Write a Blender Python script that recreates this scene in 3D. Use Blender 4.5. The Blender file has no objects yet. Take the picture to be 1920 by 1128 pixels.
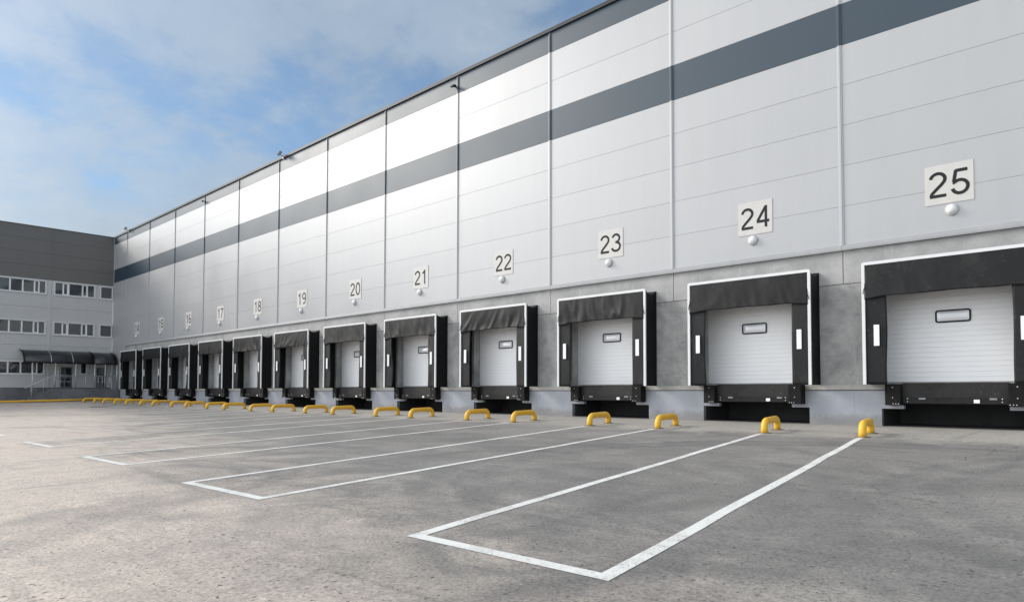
import bpy, bmesh, math, random
from mathutils import Vector, noise
R = math.radians
scene = bpy.context.scene
col = scene.collection

# ---------------------------------------------------------------- camera
cd = bpy.data.cameras.new('camera'); cam = bpy.data.objects.new('camera', cd); col.objects.link(cam)
cam.location = (5.870, -18.146, 0.851)
cam.rotation_euler = (math.pi/2 + 0.036, 0, 0.733)
cd.sensor_width = 36; cd.lens = 24.0
cd.shift_x = -55.99/1920; cd.shift_y = 123.19/1920
cd.clip_start = 0.05; cd.clip_end = 3000
scene.camera = cam
scene.render.resolution_x = 1024; scene.render.resolution_y = 601

# ---------------------------------------------------------------- light
SUN_AZ = R(251); SUN_EL = R(28)            # azimuth clockwise from +Y
sun_dir = Vector((math.sin(SUN_AZ)*math.cos(SUN_EL), math.cos(SUN_AZ)*math.cos(SUN_EL), math.sin(SUN_EL)))
sd = bpy.data.lights.new('sun', 'SUN'); so = bpy.data.objects.new('sun', sd); col.objects.link(so)
sd.energy = 2.0; sd.angle = R(18); sd.color = (1.0, 0.94, 0.86)
so.rotation_euler = (-sun_dir).to_track_quat('-Z', 'Y').to_euler(); so.location = (0, -20, 40)

world = bpy.data.worlds.new('World'); scene.world = world; world.use_nodes = True
def build_world():
    nt = world.node_tree; N = nt.nodes; L = nt.links
    bg = N['Background']
    sky = N.new('ShaderNodeTexSky'); sky.sky_type = 'NISHITA'; sky.sun_disc = False
    sky.sun_elevation = SUN_EL; sky.sun_rotation = SUN_AZ
    sky.air_density = 1.0; sky.dust_density = 0.3; sky.ozone_density = 1.5
    tc = N.new('ShaderNodeTexCoord')
    nrm = N.new('ShaderNodeVectorMath'); nrm.operation = 'NORMALIZE'; L.new(tc.outputs['Generated'], nrm.inputs[0])
    sep = N.new('ShaderNodeSeparateXYZ'); L.new(nrm.outputs[0], sep.inputs[0])
    zz = N.new('ShaderNodeMath'); zz.operation = 'MAXIMUM'; zz.inputs[1].default_value = 0.0; L.new(sep.outputs['Z'], zz.inputs[0])
    zo = N.new('ShaderNodeMath'); zo.operation = 'ADD'; zo.inputs[1].default_value = 0.30; L.new(zz.outputs[0], zo.inputs[0])
    dx = N.new('ShaderNodeMath'); dx.operation = 'DIVIDE'; L.new(sep.outputs['X'], dx.inputs[0]); L.new(zo.outputs[0], dx.inputs[1])
    dy = N.new('ShaderNodeMath'); dy.operation = 'DIVIDE'; L.new(sep.outputs['Y'], dy.inputs[0]); L.new(zo.outputs[0], dy.inputs[1])
    cb = N.new('ShaderNodeCombineXYZ'); L.new(dx.outputs[0], cb.inputs[0]); L.new(dy.outputs[0], cb.inputs[1]); cb.inputs[2].default_value = 3.7
    def noi(scale, detail, rough, dist, off):
        mp = N.new('ShaderNodeMapping'); mp.inputs['Location'].default_value = off; L.new(cb.outputs[0], mp.inputs[0])
        n = N.new('ShaderNodeTexNoise'); n.inputs['Scale'].default_value = scale; n.inputs['Detail'].default_value = detail
        n.inputs['Roughness'].default_value = rough; n.inputs['Distortion'].default_value = dist; L.new(mp.outputs[0], n.inputs['Vector']); return n
    def ramp(src, pts):
        r = N.new('ShaderNodeValToRGB'); r.color_ramp.interpolation = 'EASE'
        while len(r.color_ramp.elements) < len(pts): r.color_ramp.elements.new(0.5)
        for e, (p, v) in zip(r.color_ramp.elements, pts): e.position = p; e.color = (v, v, v, 1)
        L.new(src, r.inputs[0]); return r
    n1 = noi(1.25, 7, 0.56, 0.35, (8, 21.4, 0)); n2 = noi(4.2, 6, 0.6, 0.2, (5.1, 2.2, 0))
    # cover : broad banks with a torn edge
    lowz = N.new('ShaderNodeMapRange'); lowz.inputs[1].default_value = 0.0; lowz.inputs[2].default_value = 0.30; lowz.inputs[3].default_value = 0.14; lowz.inputs[4].default_value = 0.0; L.new(sep.outputs['Z'], lowz.inputs[0])
    mixn = N.new('ShaderNodeMath'); mixn.operation = 'MULTIPLY_ADD'; mixn.inputs[1].default_value = 0.50
    L.new(n2.outputs['Fac'], mixn.inputs[0]); L.new(n1.outputs['Fac'], mixn.inputs[2])
    addl = N.new('ShaderNodeMath'); addl.operation = 'ADD'; L.new(mixn.outputs[0], addl.inputs[0]); L.new(lowz.outputs[0], addl.inputs[1])
    cover = ramp(addl.outputs[0], [(0.60, 0.26), (0.75, 0.74), (0.89, 0.97)])
    bright = ramp(n2.outputs['Fac'], [(0.3, 0.92), (0.7, 1.06)])
    # forward scattering: cloud close to the sun is brighter
    dot = N.new('ShaderNodeVectorMath'); dot.operation = 'DOT_PRODUCT'; L.new(nrm.outputs[0], dot.inputs[0]); dot.inputs[1].default_value = sun_dir
    mx = N.new('ShaderNodeMath'); mx.operation = 'MAXIMUM'; mx.inputs[1].default_value = 0; L.new(dot.outputs['Value'], mx.inputs[0])
    pw = N.new('ShaderNodeMath'); pw.operation = 'POWER'; pw.inputs[1].default_value = 12.0; L.new(mx.outputs[0], pw.inputs[0])
    # the half of the sky on the yard side is thin bright overcast
    d2 = N.new('ShaderNodeVectorMath'); d2.operation = 'DOT_PRODUCT'; L.new(nrm.outputs[0], d2.inputs[0]); d2.inputs[1].default_value = Vector((0.05, -0.90, 0.40)).normalized()
    h2 = N.new('ShaderNodeMath'); h2.operation = 'MULTIPLY_ADD'; h2.inputs[1].default_value = 0.5; h2.inputs[2].default_value = 0.5; L.new(d2.outputs['Value'], h2.inputs[0])
    p2 = N.new('ShaderNodeMath'); p2.operation = 'POWER'; p2.inputs[1].default_value = 6.0; L.new(h2.outputs[0], p2.inputs[0])
    p3 = N.new('ShaderNodeMath'); p3.operation = 'MULTIPLY'; p3.inputs[1].default_value = 3.0; L.new(p2.outputs[0], p3.inputs[0])
    q2 = N.new('ShaderNodeMath'); q2.operation = 'MULTIPLY_ADD'; q2.inputs[1].default_value = 0.9; L.new(pw.outputs[0], q2.inputs[0]); L.new(p3.outputs[0], q2.inputs[2])
    d4 = N.new('ShaderNodeVectorMath'); d4.operation = 'DOT_PRODUCT'; L.new(nrm.outputs[0], d4.inputs[0]); d4.inputs[1].default_value = (math.sin(R(236))*math.cos(R(10)), math.cos(R(236))*math.cos(R(10)), math.sin(R(10)))
    m4 = N.new('ShaderNodeMath'); m4.operation = 'MAXIMUM'; m4.inputs[1].default_value = 0; L.new(d4.outputs['Value'], m4.inputs[0])
    p4 = N.new('ShaderNodeMath'); p4.operation = 'POWER'; p4.inputs[1].default_value = 12.0; L.new(m4.outputs[0], p4.inputs[0])
    q4 = N.new('ShaderNodeMath'); q4.operation = 'MULTIPLY_ADD'; q4.inputs[1].default_value = 5.0; L.new(p4.outputs[0], q4.inputs[0]); L.new(q2.outputs[0], q4.inputs[2]); q2 = q4
    ccol = N.new('ShaderNodeVectorMath'); ccol.operation = 'SCALE'; ccol.inputs[0].default_value = (2.55, 3.05, 3.55); L.new(bright.outputs[0], ccol.inputs['Scale'])
    bank = N.new('ShaderNodeVectorMath'); bank.operation = 'SCALE'; bank.inputs[0].default_value = (3.25, 3.12, 3.0); L.new(q2.outputs[0], bank.inputs['Scale'])
    cc2 = N.new('ShaderNodeVectorMath'); cc2.operation = 'ADD'; L.new(ccol.outputs[0], cc2.inputs[0]); L.new(bank.outputs[0], cc2.inputs[1])
    tint = N.new('ShaderNodeVectorMath'); tint.operation = 'MULTIPLY'; tint.inputs[1].default_value = (0.50, 0.64, 0.73); L.new(sky.outputs[0], tint.inputs[0])
    mix = N.new('ShaderNodeMix'); mix.data_type = 'RGBA'
    L.new(cover.outputs[0], mix.inputs[0]); L.new(tint.outputs[0], mix.inputs[6]); L.new(cc2.outputs[0], mix.inputs[7])
    L.new(mix.outputs[2], bg.inputs['Color']); bg.inputs['Strength'].default_value = 0.125
build_world()
vs = scene.view_settings; vs.view_transform = 'Standard'; vs.look = 'None'; vs.gamma = 1.0; vs.exposure = 0.45; vs.use_curve_mapping = False

# ---------------------------------------------------------------- helpers
def link(o, parent=None):
    col.objects.link(o)
    if parent is not None: o.parent = parent
    return o
def tag(o, label=None, cat=None, group=None, kind=None):
    for k, v in (('label', label), ('category', cat), ('group', group), ('kind', kind)):
        if v: o[k] = v
    return o
def empty(name, loc=(0, 0, 0)):
    o = bpy.data.objects.new(name, None); o.location = loc; o.empty_display_size = 0.3; return link(o)
class MB:
    def __init__(s): s.v = []; s.f = []; s.sm = []
    def quad(s, a, b, c, d, smooth=False): n = len(s.v); s.v += [a, b, c, d]; s.f.append((n, n+1, n+2, n+3)); s.sm.append(smooth)
    def box(s, x0, x1, y0, y1, z0, z1):
        n = len(s.v)
        s.v += [(x0,y0,z0),(x1,y0,z0),(x1,y1,z0),(x0,y1,z0),(x0,y0,z1),(x1,y0,z1),(x1,y1,z1),(x0,y1,z1)]
        for f in ((0,3,2,1),(4,5,6,7),(0,1,5,4),(1,2,6,5),(2,3,7,6),(3,0,4,7)): s.f.append(tuple(n+i for i in f)); s.sm.append(False)
    def tube(s, pts, r, seg=12, caps=True, smooth=True):
        pts = [Vector(p) for p in pts]; n0 = len(s.v); rings = []
        up = Vector((0, 0, 1)); prev = None
        for i, p in enumerate(pts):
            t = (pts[min(i+1, len(pts)-1)] - pts[max(i-1, 0)]).normalized()
            if prev is None:
                a = up if abs(t.z) < 0.9 else Vector((1, 0, 0)); u = t.cross(a).normalized()
            else: u = (prev - t*prev.dot(t)).normalized()
            prev = u; w = t.cross(u)
            rr = r[i] if isinstance(r, (list, tuple)) else r
            rings.append([p + (u*math.cos(2*math.pi*k/seg) + w*math.sin(2*math.pi*k/seg))*rr for k in range(seg)])
        for ring in rings: s.v += [tuple(q) for q in ring]
        for i in range(len(pts)-1):
            for k in range(seg):
                a = n0+i*seg+k; b = n0+i*seg+(k+1) % seg; s.f.append((a, b, b+seg, a+seg)); s.sm.append(smooth)
        if caps:
            s.f.append(tuple(n0+k for k in reversed(range(seg)))); s.sm.append(False)
            e = n0+(len(pts)-1)*seg; s.f.append(tuple(e+k for k in range(seg))); s.sm.append(False)
    def lathe(s, prof, c, axis='y', seg=24):     # prof: (radius, offset along axis)
        n0 = len(s.v)
        for r, h in prof:
            for k in range(seg):
                a = 2*math.pi*k/seg; x, z = r*math.cos(a), r*math.sin(a)
                s.v.append((c[0]+x, c[1]+h, c[2]+z) if axis == 'y' else (c[0]+x, c[1]+z, c[2]+h))
        for i in range(len(prof)-1):
            for k in range(seg):
                a = n0+i*seg+k; b = n0+i*seg+(k+1) % seg; s.f.append((a, b, b+seg, a+seg)); s.sm.append(True)
    def extr_x(s, prof, x0, x1, caps=True):      # closed (y,z) profile along X
        n = len(s.v); m = len(prof)
        s.v += [(x0, y, z) for y, z in prof] + [(x1, y, z) for y, z in prof]
        for i in range(m): j = (i+1) % m; s.f.append((n+i, n+j, n+m+j, n+m+i)); s.sm.append(False)
        if caps:
            s.f.append(tuple(n+i for i in reversed(range(m)))); s.sm.append(False); s.f.append(tuple(n+m+i for i in range(m))); s.sm.append(False)
    def build(s, name, mat, parent=None, bevel=0, recalc=True, merge=False):
        me = bpy.data.meshes.new(name); me.from_pydata(s.v, [], s.f); me.materials.append(mat)
        for p, sm in zip(me.polygons, s.sm): p.use_smooth = sm
        if recalc or merge:
            bm = bmesh.new(); bm.from_mesh(me)
            if merge: bmesh.ops.remove_doubles(bm, verts=bm.verts, dist=1e-5)
            bmesh.ops.recalc_face_normals(bm, faces=bm.faces); bm.to_mesh(me); bm.free()
        o = bpy.data.objects.new(name, me); link(o, parent)
        if bevel:
            b = o.modifiers.new('bevel', 'BEVEL'); b.width = bevel; b.segments = 2; b.limit_method = 'ANGLE'; b.angle_limit = R(40)
        return o
def slab_with_holes(mb, u0, u1, v0, v1, holes, front, depth, mode='x'):
    """wall in the plane y=front (mode x: u=x, v=z, back at front+depth) or x=front (mode y: u=y, back at front-depth)"""
    P = (lambda u, v, d: (u, front+d, v)) if mode == 'x' else (lambda u, v, d: (front-d, u, v))
    us = sorted({u0, u1} | {min(max(h[i], u0), u1) for h in holes for i in (0, 1)})
    vsx = sorted({v0, v1} | {min(max(h[i], v0), v1) for h in holes for i in (2, 3)})
    def solid(i, j):
        if i < 0 or j < 0 or i >= len(us)-1 or j >= len(vsx)-1: return False
        cu, cv = (us[i]+us[i+1])/2, (vsx[j]+vsx[j+1])/2
        return not any(h[0] < cu < h[1] and h[2] < cv < h[3] for h in holes)
    for i in range(len(us)-1):
        for j in range(len(vsx)-1):
            if not solid(i, j): continue
            a, b, c, d = us[i], us[i+1], vsx[j], vsx[j+1]
            mb.quad(P(a,c,0), P(b,c,0), P(b,d,0), P(a,d,0)); mb.quad(P(a,c,depth), P(b,c,depth), P(b,d,depth), P(a,d,depth))
            if not solid(i-1, j): mb.quad(P(a,c,0), P(a,d,0), P(a,d,depth), P(a,c,depth))
            if not solid(i+1, j): mb.quad(P(b,c,0), P(b,d,0), P(b,d,depth), P(b,c,depth))
            if not solid(i, j-1): mb.quad(P(a,c,0), P(b,c,0), P(b,c,depth), P(a,c,depth))
            if not solid(i, j+1): mb.quad(P(a,d,0), P(b,d,0), P(b,d,depth), P(a,d,depth))

# ---------------------------------------------------------------- materials
def mat(name):
    m = bpy.data.materials.new(name); m.use_nodes = True; return m, m.node_tree.nodes, m.node_tree.links, m.node_tree.nodes['Principled BSDF']
def srgb(*c): return tuple(((x/255)/12.92 if x/255 <= 0.04045 else ((x/255+0.055)/1.055)**2.4) for x in c) + (1,)
def simple(name, c, rough=0.5, metal=0.0, var=0.12, nscale=3.0, bump=0.0, bscale=40, coat=0.0, spec=0.5):
    m, N, L, b = mat(name)
    tc = N.new('ShaderNodeTexCoord'); n = N.new('ShaderNodeTexNoise'); n.inputs['Scale'].default_value = nscale; n.inputs['Detail'].default_value = 6
    L.new(tc.outputs['Object'], n.inputs['Vector'])
    r = N.new('ShaderNodeValToRGB'); r.color_ramp.elements[0].position = 0.3; r.color_ramp.elements[1].position = 0.7
    r.color_ramp.elements[0].color = tuple(x*(1-var) for x in c[:3])+(1,); r.color_ramp.elements[1].color = tuple(min(1, x*(1+var)) for x in c[:3])+(1,)
    L.new(n.outputs['Fac'], r.inputs[0]); L.new(r.outputs[0], b.inputs['Base Color'])
    b.inputs['Roughness'].default_value = rough; b.inputs['Metallic'].default_value = metal; b.inputs['Coat Weight'].default_value = coat
    b.inputs['Specular IOR Level'].default_value = spec
    if bump:
        n2 = N.new('ShaderNodeTexNoise'); n2.inputs['Scale'].default_value = bscale; n2.inputs['Detail'].default_value = 5; L.new(tc.outputs['Object'], n2.inputs['Vector'])
        bp = N.new('ShaderNodeBump'); bp.inputs['Strength'].default_value = bump; bp.inputs['Distance'].default_value = 0.01
        L.new(n2.outputs['Fac'], bp.inputs['Height']); L.new(bp.outputs[0], b.inputs['Normal'])
    return m
def M_(N, L, op, a, b_=None, c=None, clamp=False):
    n = N.new('ShaderNodeMath'); n.operation = op; n.use_clamp = clamp
    for i, x in enumerate((a, b_, c)):
        if x is None: continue
        if isinstance(x, (int, float)): n.inputs[i].default_value = x
        else: L.new(x, n.inputs[i])
    return n.outputs[0]
def mixc(N, L, f, a, b_):
    n = N.new('ShaderNodeMix'); n.data_type = 'RGBA'
    for i, x in ((0, f), (6, a), (7, b_)):
        if isinstance(x, (int, float)): n.inputs[i].default_value = x
        elif isinstance(x, tuple): n.inputs[i].default_value = x
        else: L.new(x, n.inputs[i])
    return n.outputs[2]
def noisen(N, L, vec, scale, detail=5, rough=0.55, dist=0, mscale=None, loc=None, rot=None):
    if mscale or loc or rot:
        mp = N.new('ShaderNodeMapping')
        if mscale: mp.inputs['Scale'].default_value = mscale
        if loc: mp.inputs['Location'].default_value = loc
        if rot: mp.inputs['Rotation'].default_value = rot
        L.new(vec, mp.inputs[0]); vec = mp.outputs[0]
    n = N.new('ShaderNodeTexNoise'); n.inputs['Scale'].default_value = scale; n.inputs['Detail'].default_value = detail
    n.inputs['Roughness'].default_value = rough; n.inputs['Distortion'].default_value = dist; L.new(vec, n.inputs['Vector']); return n.outputs['Fac']
def rampn(N, L, src, p0, p1, v0=0.0, v1=1.0):
    n = N.new('ShaderNodeMapRange'); n.inputs[1].default_value = p0; n.inputs[2].default_value = p1; n.inputs[3].default_value = v0; n.inputs[4].default_value = v1
    n.interpolation_type = 'SMOOTHSTEP'; L.new(src, n.inputs[0]); return n.outputs[0]

def cladding_material(name, light, dark, bands, rough=0.36, metal=0.35):
    m, N, L, b = mat(name)
    tc = N.new('ShaderNodeTexCoord'); v = tc.outputs['Object']
    sp = N.new('ShaderNodeSeparateXYZ'); L.new(v, sp.inputs[0]); z = sp.outputs['Z']
    f = None
    for (a, c) in bands:
        g = M_(N, L, 'MULTIPLY', M_(N, L, 'GREATER_THAN', z, a), M_(N, L, 'LESS_THAN', z, c)); f = g if f is None else M_(N, L, 'ADD', f, g)
    big = noisen(N, L, v, 0.35, 4, 0.5); streak = noisen(N, L, v, 1.0, 5, 0.6, 0, (2.2, 2.2, 0.22))
    wn = N.new('ShaderNodeTexWhiteNoise'); cv = N.new('ShaderNodeCombineXYZ'); wn.noise_dimensions = '3D'
    L.new(M_(N, L, 'FLOOR', M_(N, L, 'DIVIDE', M_(N, L, 'ADD', sp.outputs['X'], 100.05), 5.0)), cv.inputs[0]); L.new(M_(N, L, 'FLOOR', M_(N, L, 'DIVIDE', M_(N, L, 'SUBTRACT', z, 4.53), 1.058)), cv.inputs[1]); L.new(cv.outputs[0], wn.inputs['Vector'])
    k = M_(N, L, 'ADD', M_(N, L, 'MULTIPLY', big, 0.07), M_(N, L, 'MULTIPLY', streak, 0.09)); k = M_(N, L, 'ADD', k, M_(N, L, 'MULTIPLY_ADD', wn.outputs['Value'], 0.045, 0.90))
    base = mixc(N, L, f, light, dark) if f is not None else mixc(N, L, 0.0, light, dark)
    sc = N.new('ShaderNodeVectorMath'); sc.operation = 'SCALE'; L.new(base, sc.inputs[0]); L.new(k, sc.inputs['Scale']); L.new(sc.outputs[0], b.inputs['Base Color'])
    b.inputs['Metallic'].default_value = metal; b.inputs['IOR'].default_value = 1.6
    if f is not None: L.new(M_(N, L, 'MULTIPLY_ADD', f, -metal, metal), b.inputs['Metallic'])
    L.new(rampn(N, L, big, 0.3, 0.7, rough-0.03, rough+0.04), b.inputs['Roughness'])
    # fine rolled profile of the sheet and faint oil-canning
    w = M_(N, L, 'SINE', M_(N, L, 'MULTIPLY', z, 2*math.pi/0.05)); oc = noisen(N, L, v, 0.8, 2, 0.4, 0, (1.0, 1, 0.5))
    h = M_(N, L, 'ADD', M_(N, L, 'MULTIPLY', w, 0.0004), M_(N, L, 'MULTIPLY', oc, 0.004))
    bp = N.new('ShaderNodeBump'); bp.inputs['Strength'].default_value = 0.35; bp.inputs['Distance'].default_value = 1.0; L.new(h, bp.inputs['Height']); L.new(bp.outputs[0], b.inputs['Normal'])
    return m
BANDS = [(9.80, 10.89), (12.99, 20)]
M_clad = cladding_material('sandwich_panel', (0.42, 0.428, 0.438, 1), (0.012, 0.036, 0.060, 1), BANDS, 0.44, 0.26)
M_clad_office = cladding_material('office_panel', (0.57, 0.568, 0.56, 1), (0.150, 0.143, 0.135, 1), [(9.52, 30)], rough=0.45, metal=0.0)
M_trim = simple('trim_white', (0.36, 0.365, 0.375, 1), 0.6, 0.0, 0.05, spec=0.25)
M_cap = simple('roof_cap', (0.022, 0.024, 0.028, 1), 0.5, 0.0, 0.05, spec=0.3)

def concrete_material(name, c0, c1, stain, sc=1.0):
    m, N, L, b = mat(name); tc = N.new('ShaderNodeTexCoord'); v = tc.outputs['Object']
    n1 = noisen(N, L, v, 0.9*sc, 10, 0.68, 0.2); n2 = noisen(N, L, v, 1.0*sc, 9, 0.72, 0.15, (1.2, 1.2, 3.5), (3, 1, 7)); n3 = noisen(N, L, v, 18*sc, 6, 0.6)
    base = mixc(N, L, rampn(N, L, n1, 0.32, 0.68), c0, c1)
    st = M_(N, L, 'MULTIPLY', rampn(N, L, n2, 0.52, 0.72), 0.55); base = mixc(N, L, st, base, stain)
    drip = noisen(N, L, v, 1.0, 6, 0.6, 0.1, (6, 6, 0.35), (0, 0, 2)); base = mixc(N, L, M_(N, L, 'MULTIPLY', rampn(N, L, drip, 0.56, 0.75), 0.35), base, tuple(x*1.25 for x in c1[:3])+(1,))
    k = M_(N, L, 'MULTIPLY_ADD', n3, 0.3, 0.85); s = N.new('ShaderNodeVectorMath'); s.operation = 'SCALE'; L.new(base, s.inputs[0]); L.new(k, s.inputs['Scale'])
    vo = N.new('ShaderNodeTexVoronoi'); vo.inputs['Scale'].default_value = 9*sc; L.new(v, vo.inputs['Vector'])
    pit = rampn(N, L, vo.outputs['Distance'], 0.03, 0.07, 1, 0); L.new(mixc(N, L, M_(N, L, 'MULTIPLY', pit, 0.5), s.outputs[0], (0.06, 0.06, 0.06, 1)), b.inputs['Base Color'])
    b.inputs['Roughness'].default_value = 0.8
    bp = N.new('ShaderNodeBump'); bp.inputs['Strength'].default_value = 0.4; bp.inputs['Distance'].default_value = 0.01
    L.new(M_(N, L, 'SUBTRACT', n3, pit), bp.inputs['Height']); L.new(bp.outputs[0], b.inputs['Normal']); return m
M_conc = concrete_material('concrete_lower', (0.235, 0.238, 0.235, 1), (0.44, 0.44, 0.43, 1), (0.15, 0.155, 0.16, 1))
M_conc_up = concrete_material('concrete_beam', (0.33, 0.335, 0.33, 1), (0.46, 0.462, 0.452, 1), (0.27, 0.27, 0.265, 1))
M_conc_off = concrete_material('concrete_office', (0.12, 0.125, 0.13, 1), (0.19, 0.195, 0.205, 1), (0.09, 0.1, 0.11, 1))
M_slab = concrete_material('concrete_slab', (0.34, 0.335, 0.31, 1), (0.44, 0.435, 0.41, 1), (0.25, 0.245, 0.23, 1), 2)
M_plinth = simple('plinth_paint', (0.335, 0.352, 0.395, 1), 0.55, 0, 0.10, 1.5, 0.25, 12)
def grime(m, zc=0.16):
    N, L = m.node_tree.nodes, m.node_tree.links; b = N['Principled BSDF']; src = b.inputs['Base Color'].links[0].from_socket
    tc = N.new('ShaderNodeTexCoord'); v = tc.outputs['Object']; sp = N.new('ShaderNodeSeparateXYZ'); L.new(v, sp.inputs[0])
    n1 = noisen(N, L, v, 2.6, 7, 0.7); n2 = noisen(N, L, v, 1.0, 6, 0.65, 0, (9, 9, 0.5)); n3 = noisen(N, L, v, 1.1, 8, 0.65, 0.8)
    low = rampn(N, L, M_(N, L, 'ADD', sp.outputs['Z'], M_(N, L, 'MULTIPLY', n1, -0.55)), -zc, zc*0.35, 0.6, 0.0)
    c = mixc(N, L, low, src, (0.17, 0.16, 0.14, 1)); c = mixc(N, L, M_(N, L, 'MULTIPLY', rampn(N, L, n2, 0.55, 0.75), 0.30), c, (0.20, 0.205, 0.215, 1))
    c = mixc(N, L, M_(N, L, 'MULTIPLY', rampn(N, L, n3, 0.56, 0.70), 0.22), c, (0.46, 0.47, 0.49, 1)); L.new(c, b.inputs['Base Color'])
grime(M_plinth)
M_dark = simple('dark_void', (0.012, 0.012, 0.013, 1), 0.9)
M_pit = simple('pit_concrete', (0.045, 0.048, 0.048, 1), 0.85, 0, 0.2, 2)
M_rubber = simple('shelter_side_fabric', (0.007, 0.0072, 0.0078, 1), 0.6, 0, 0.2, 5, spec=0.25)
def curtain_material():
    m, N, L, b = mat('shelter_curtain'); tc = N.new('ShaderNodeTexCoord'); v = tc.outputs['Object']
    n1 = noisen(N, L, v, 1.3, 6, 0.6, 0.5); n2 = noisen(N, L, v, 5, 8, 0.7, 0.2, None, (3, 3, 3))
    c = mixc(N, L, rampn(N, L, n1, 0.3, 0.7), (0.004, 0.0042, 0.005, 1), (0.009, 0.0096, 0.011, 1))
    n4 = noisen(N, L, v, 1.0, 7, 0.7, 0.4, (2.2, 2.2, 0.9), (1, 7, 2)); c = mixc(N, L, M_(N, L, 'MULTIPLY', rampn(N, L, n4, 0.50, 0.72), 0.35), c, (0.060, 0.059, 0.057, 1)); c = mixc(N, L, M_(N, L, 'MULTIPLY', rampn(N, L, n2, 0.56, 0.76), 0.5), c, (0.085, 0.084, 0.08, 1)); L.new(c, b.inputs['Base Color'])
    b.inputs['Roughness'].default_value = 0.55; b.inputs['Specular IOR Level'].default_value = 0.33
    n3 = noisen(N, L, v, 160, 2); bp = N.new('ShaderNodeBump'); bp.inputs['Strength'].default_value = 0.15; bp.inputs['Distance'].default_value = 0.004; L.new(n3, bp.inputs['Height']); L.new(bp.outputs[0], b.inputs['Normal'])
    return m
M_curt = curtain_material()
M_white = simple('frame_white', (0.74, 0.75, 0.76, 1), 0.4, 0, 0.03)
M_refl = simple('reflective_strip', (0.86, 0.87, 0.87, 1), 0.45, 0, 0.02)
M_door = simple('door_panel', (0.88, 0.89, 0.90, 1), 0.42, 0, 0.03, 0.7)
M_black = simple('black_plastic', (0.006, 0.006, 0.007, 1), 0.4, 0, 0.1, spec=0.25)
M_steel_black = simple('leveller_steel', (0.010, 0.010, 0.0105, 1), 0.5, 0.0, 0.5, 7, 0.4, 60, spec=0.3)
M_bumper = simple('bumper_rubber', (0.008, 0.008, 0.0083, 1), 0.75, 0, 0.4, 9, 0.5, 30, spec=0.25)
M_bolt = simple('bolt_zinc', (0.75, 0.75, 0.74, 1), 0.35, 0.6, 0.05)
M_greyplate = simple('grey_plate', (0.28, 0.285, 0.29, 1), 0.5, 0.3)
M_sign = simple('sign_plate', (0.60, 0.59, 0.565, 1), 0.5, 0, 0.03, 4)
M_digit = simple('sign_ink', (0.022, 0.023, 0.025, 1), 0.6, spec=0.2)
M_glassdome = simple('lamp_dome_glass', (0.80, 0.80, 0.79, 1), 0.35, 0, 0.04, 3, coat=0.2)
def glass_mat(name, c, rough, spec=1.0):
    m, N, L, b = mat(name); b.inputs['Base Color'].default_value = c; b.inputs['Roughness'].default_value = rough
    b.inputs['IOR'].default_value = 1.9; b.inputs['Coat Weight'].default_value = spec; b.inputs['Coat Roughness'].default_value = 0.02
    tc = N.new('ShaderNodeTexCoord'); n = noisen(N, L, tc.outputs['Object'], 0.7, 2); bp = N.new('ShaderNodeBump'); bp.inputs['Strength'].default_value = 0.06; bp.inputs['Distance'].default_value = 0.2
    L.new(n, bp.inputs['Height']); L.new(bp.outputs[0], b.inputs['Normal']); L.new(bp.outputs[0], b.inputs['Coat Normal']); return m
M_glass = glass_mat('window_glass', (0.035, 0.038, 0.042, 1), 0.06)
M_acrylic = glass_mat('acrylic_pane', (0.80, 0.82, 0.86, 1), 0.08)
def yellow_mat():
    m, N, L, b = mat('yellow_paint'); tc = N.new('ShaderNodeTexCoord'); v = tc.outputs['Object']
    n1 = noisen(N, L, v, 6, 7, 0.65, 0.3); n2 = noisen(N, L, v, 22, 6, 0.7)
    c = mixc(N, L, rampn(N, L, n1, 0.35, 0.7), (0.86, 0.50, 0.040, 1), (0.80, 0.43, 0.030, 1))
    c = mixc(N, L, M_(N, L, 'MULTIPLY', rampn(N, L, n2, 0.60, 0.68), 0.8), c, (0.14, 0.08, 0.035, 1)); L.new(c, b.inputs['Base Color']); b.inputs['Roughness'].default_value = 0.46; return m
M_yel = yellow_mat()
M_steel = simple('stainless_steel', (0.55, 0.56, 0.57, 1), 0.35, 0.7, 0.05)
M_canopy = simple('smoked_sheet', (0.018, 0.019, 0.022, 1), 0.28, 0, 0.3, 1.2, 0.1, 1.5)
M_winframe = simple('window_frame_white', (0.88, 0.88, 0.88, 1), 0.4, 0, 0.02)
M_darkframe = simple('door_frame_grey', (0.16, 0.165, 0.17, 1), 0.45)
M_basepl = simple('base_plate_steel', (0.12, 0.115, 0.105, 1), 0.8, 0.0, 0.5, 12, 0.4, 40)
M_iron = simple('rusty_iron', (0.085, 0.06, 0.055, 1), 0.8, 0.2, 0.4, 6)

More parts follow.
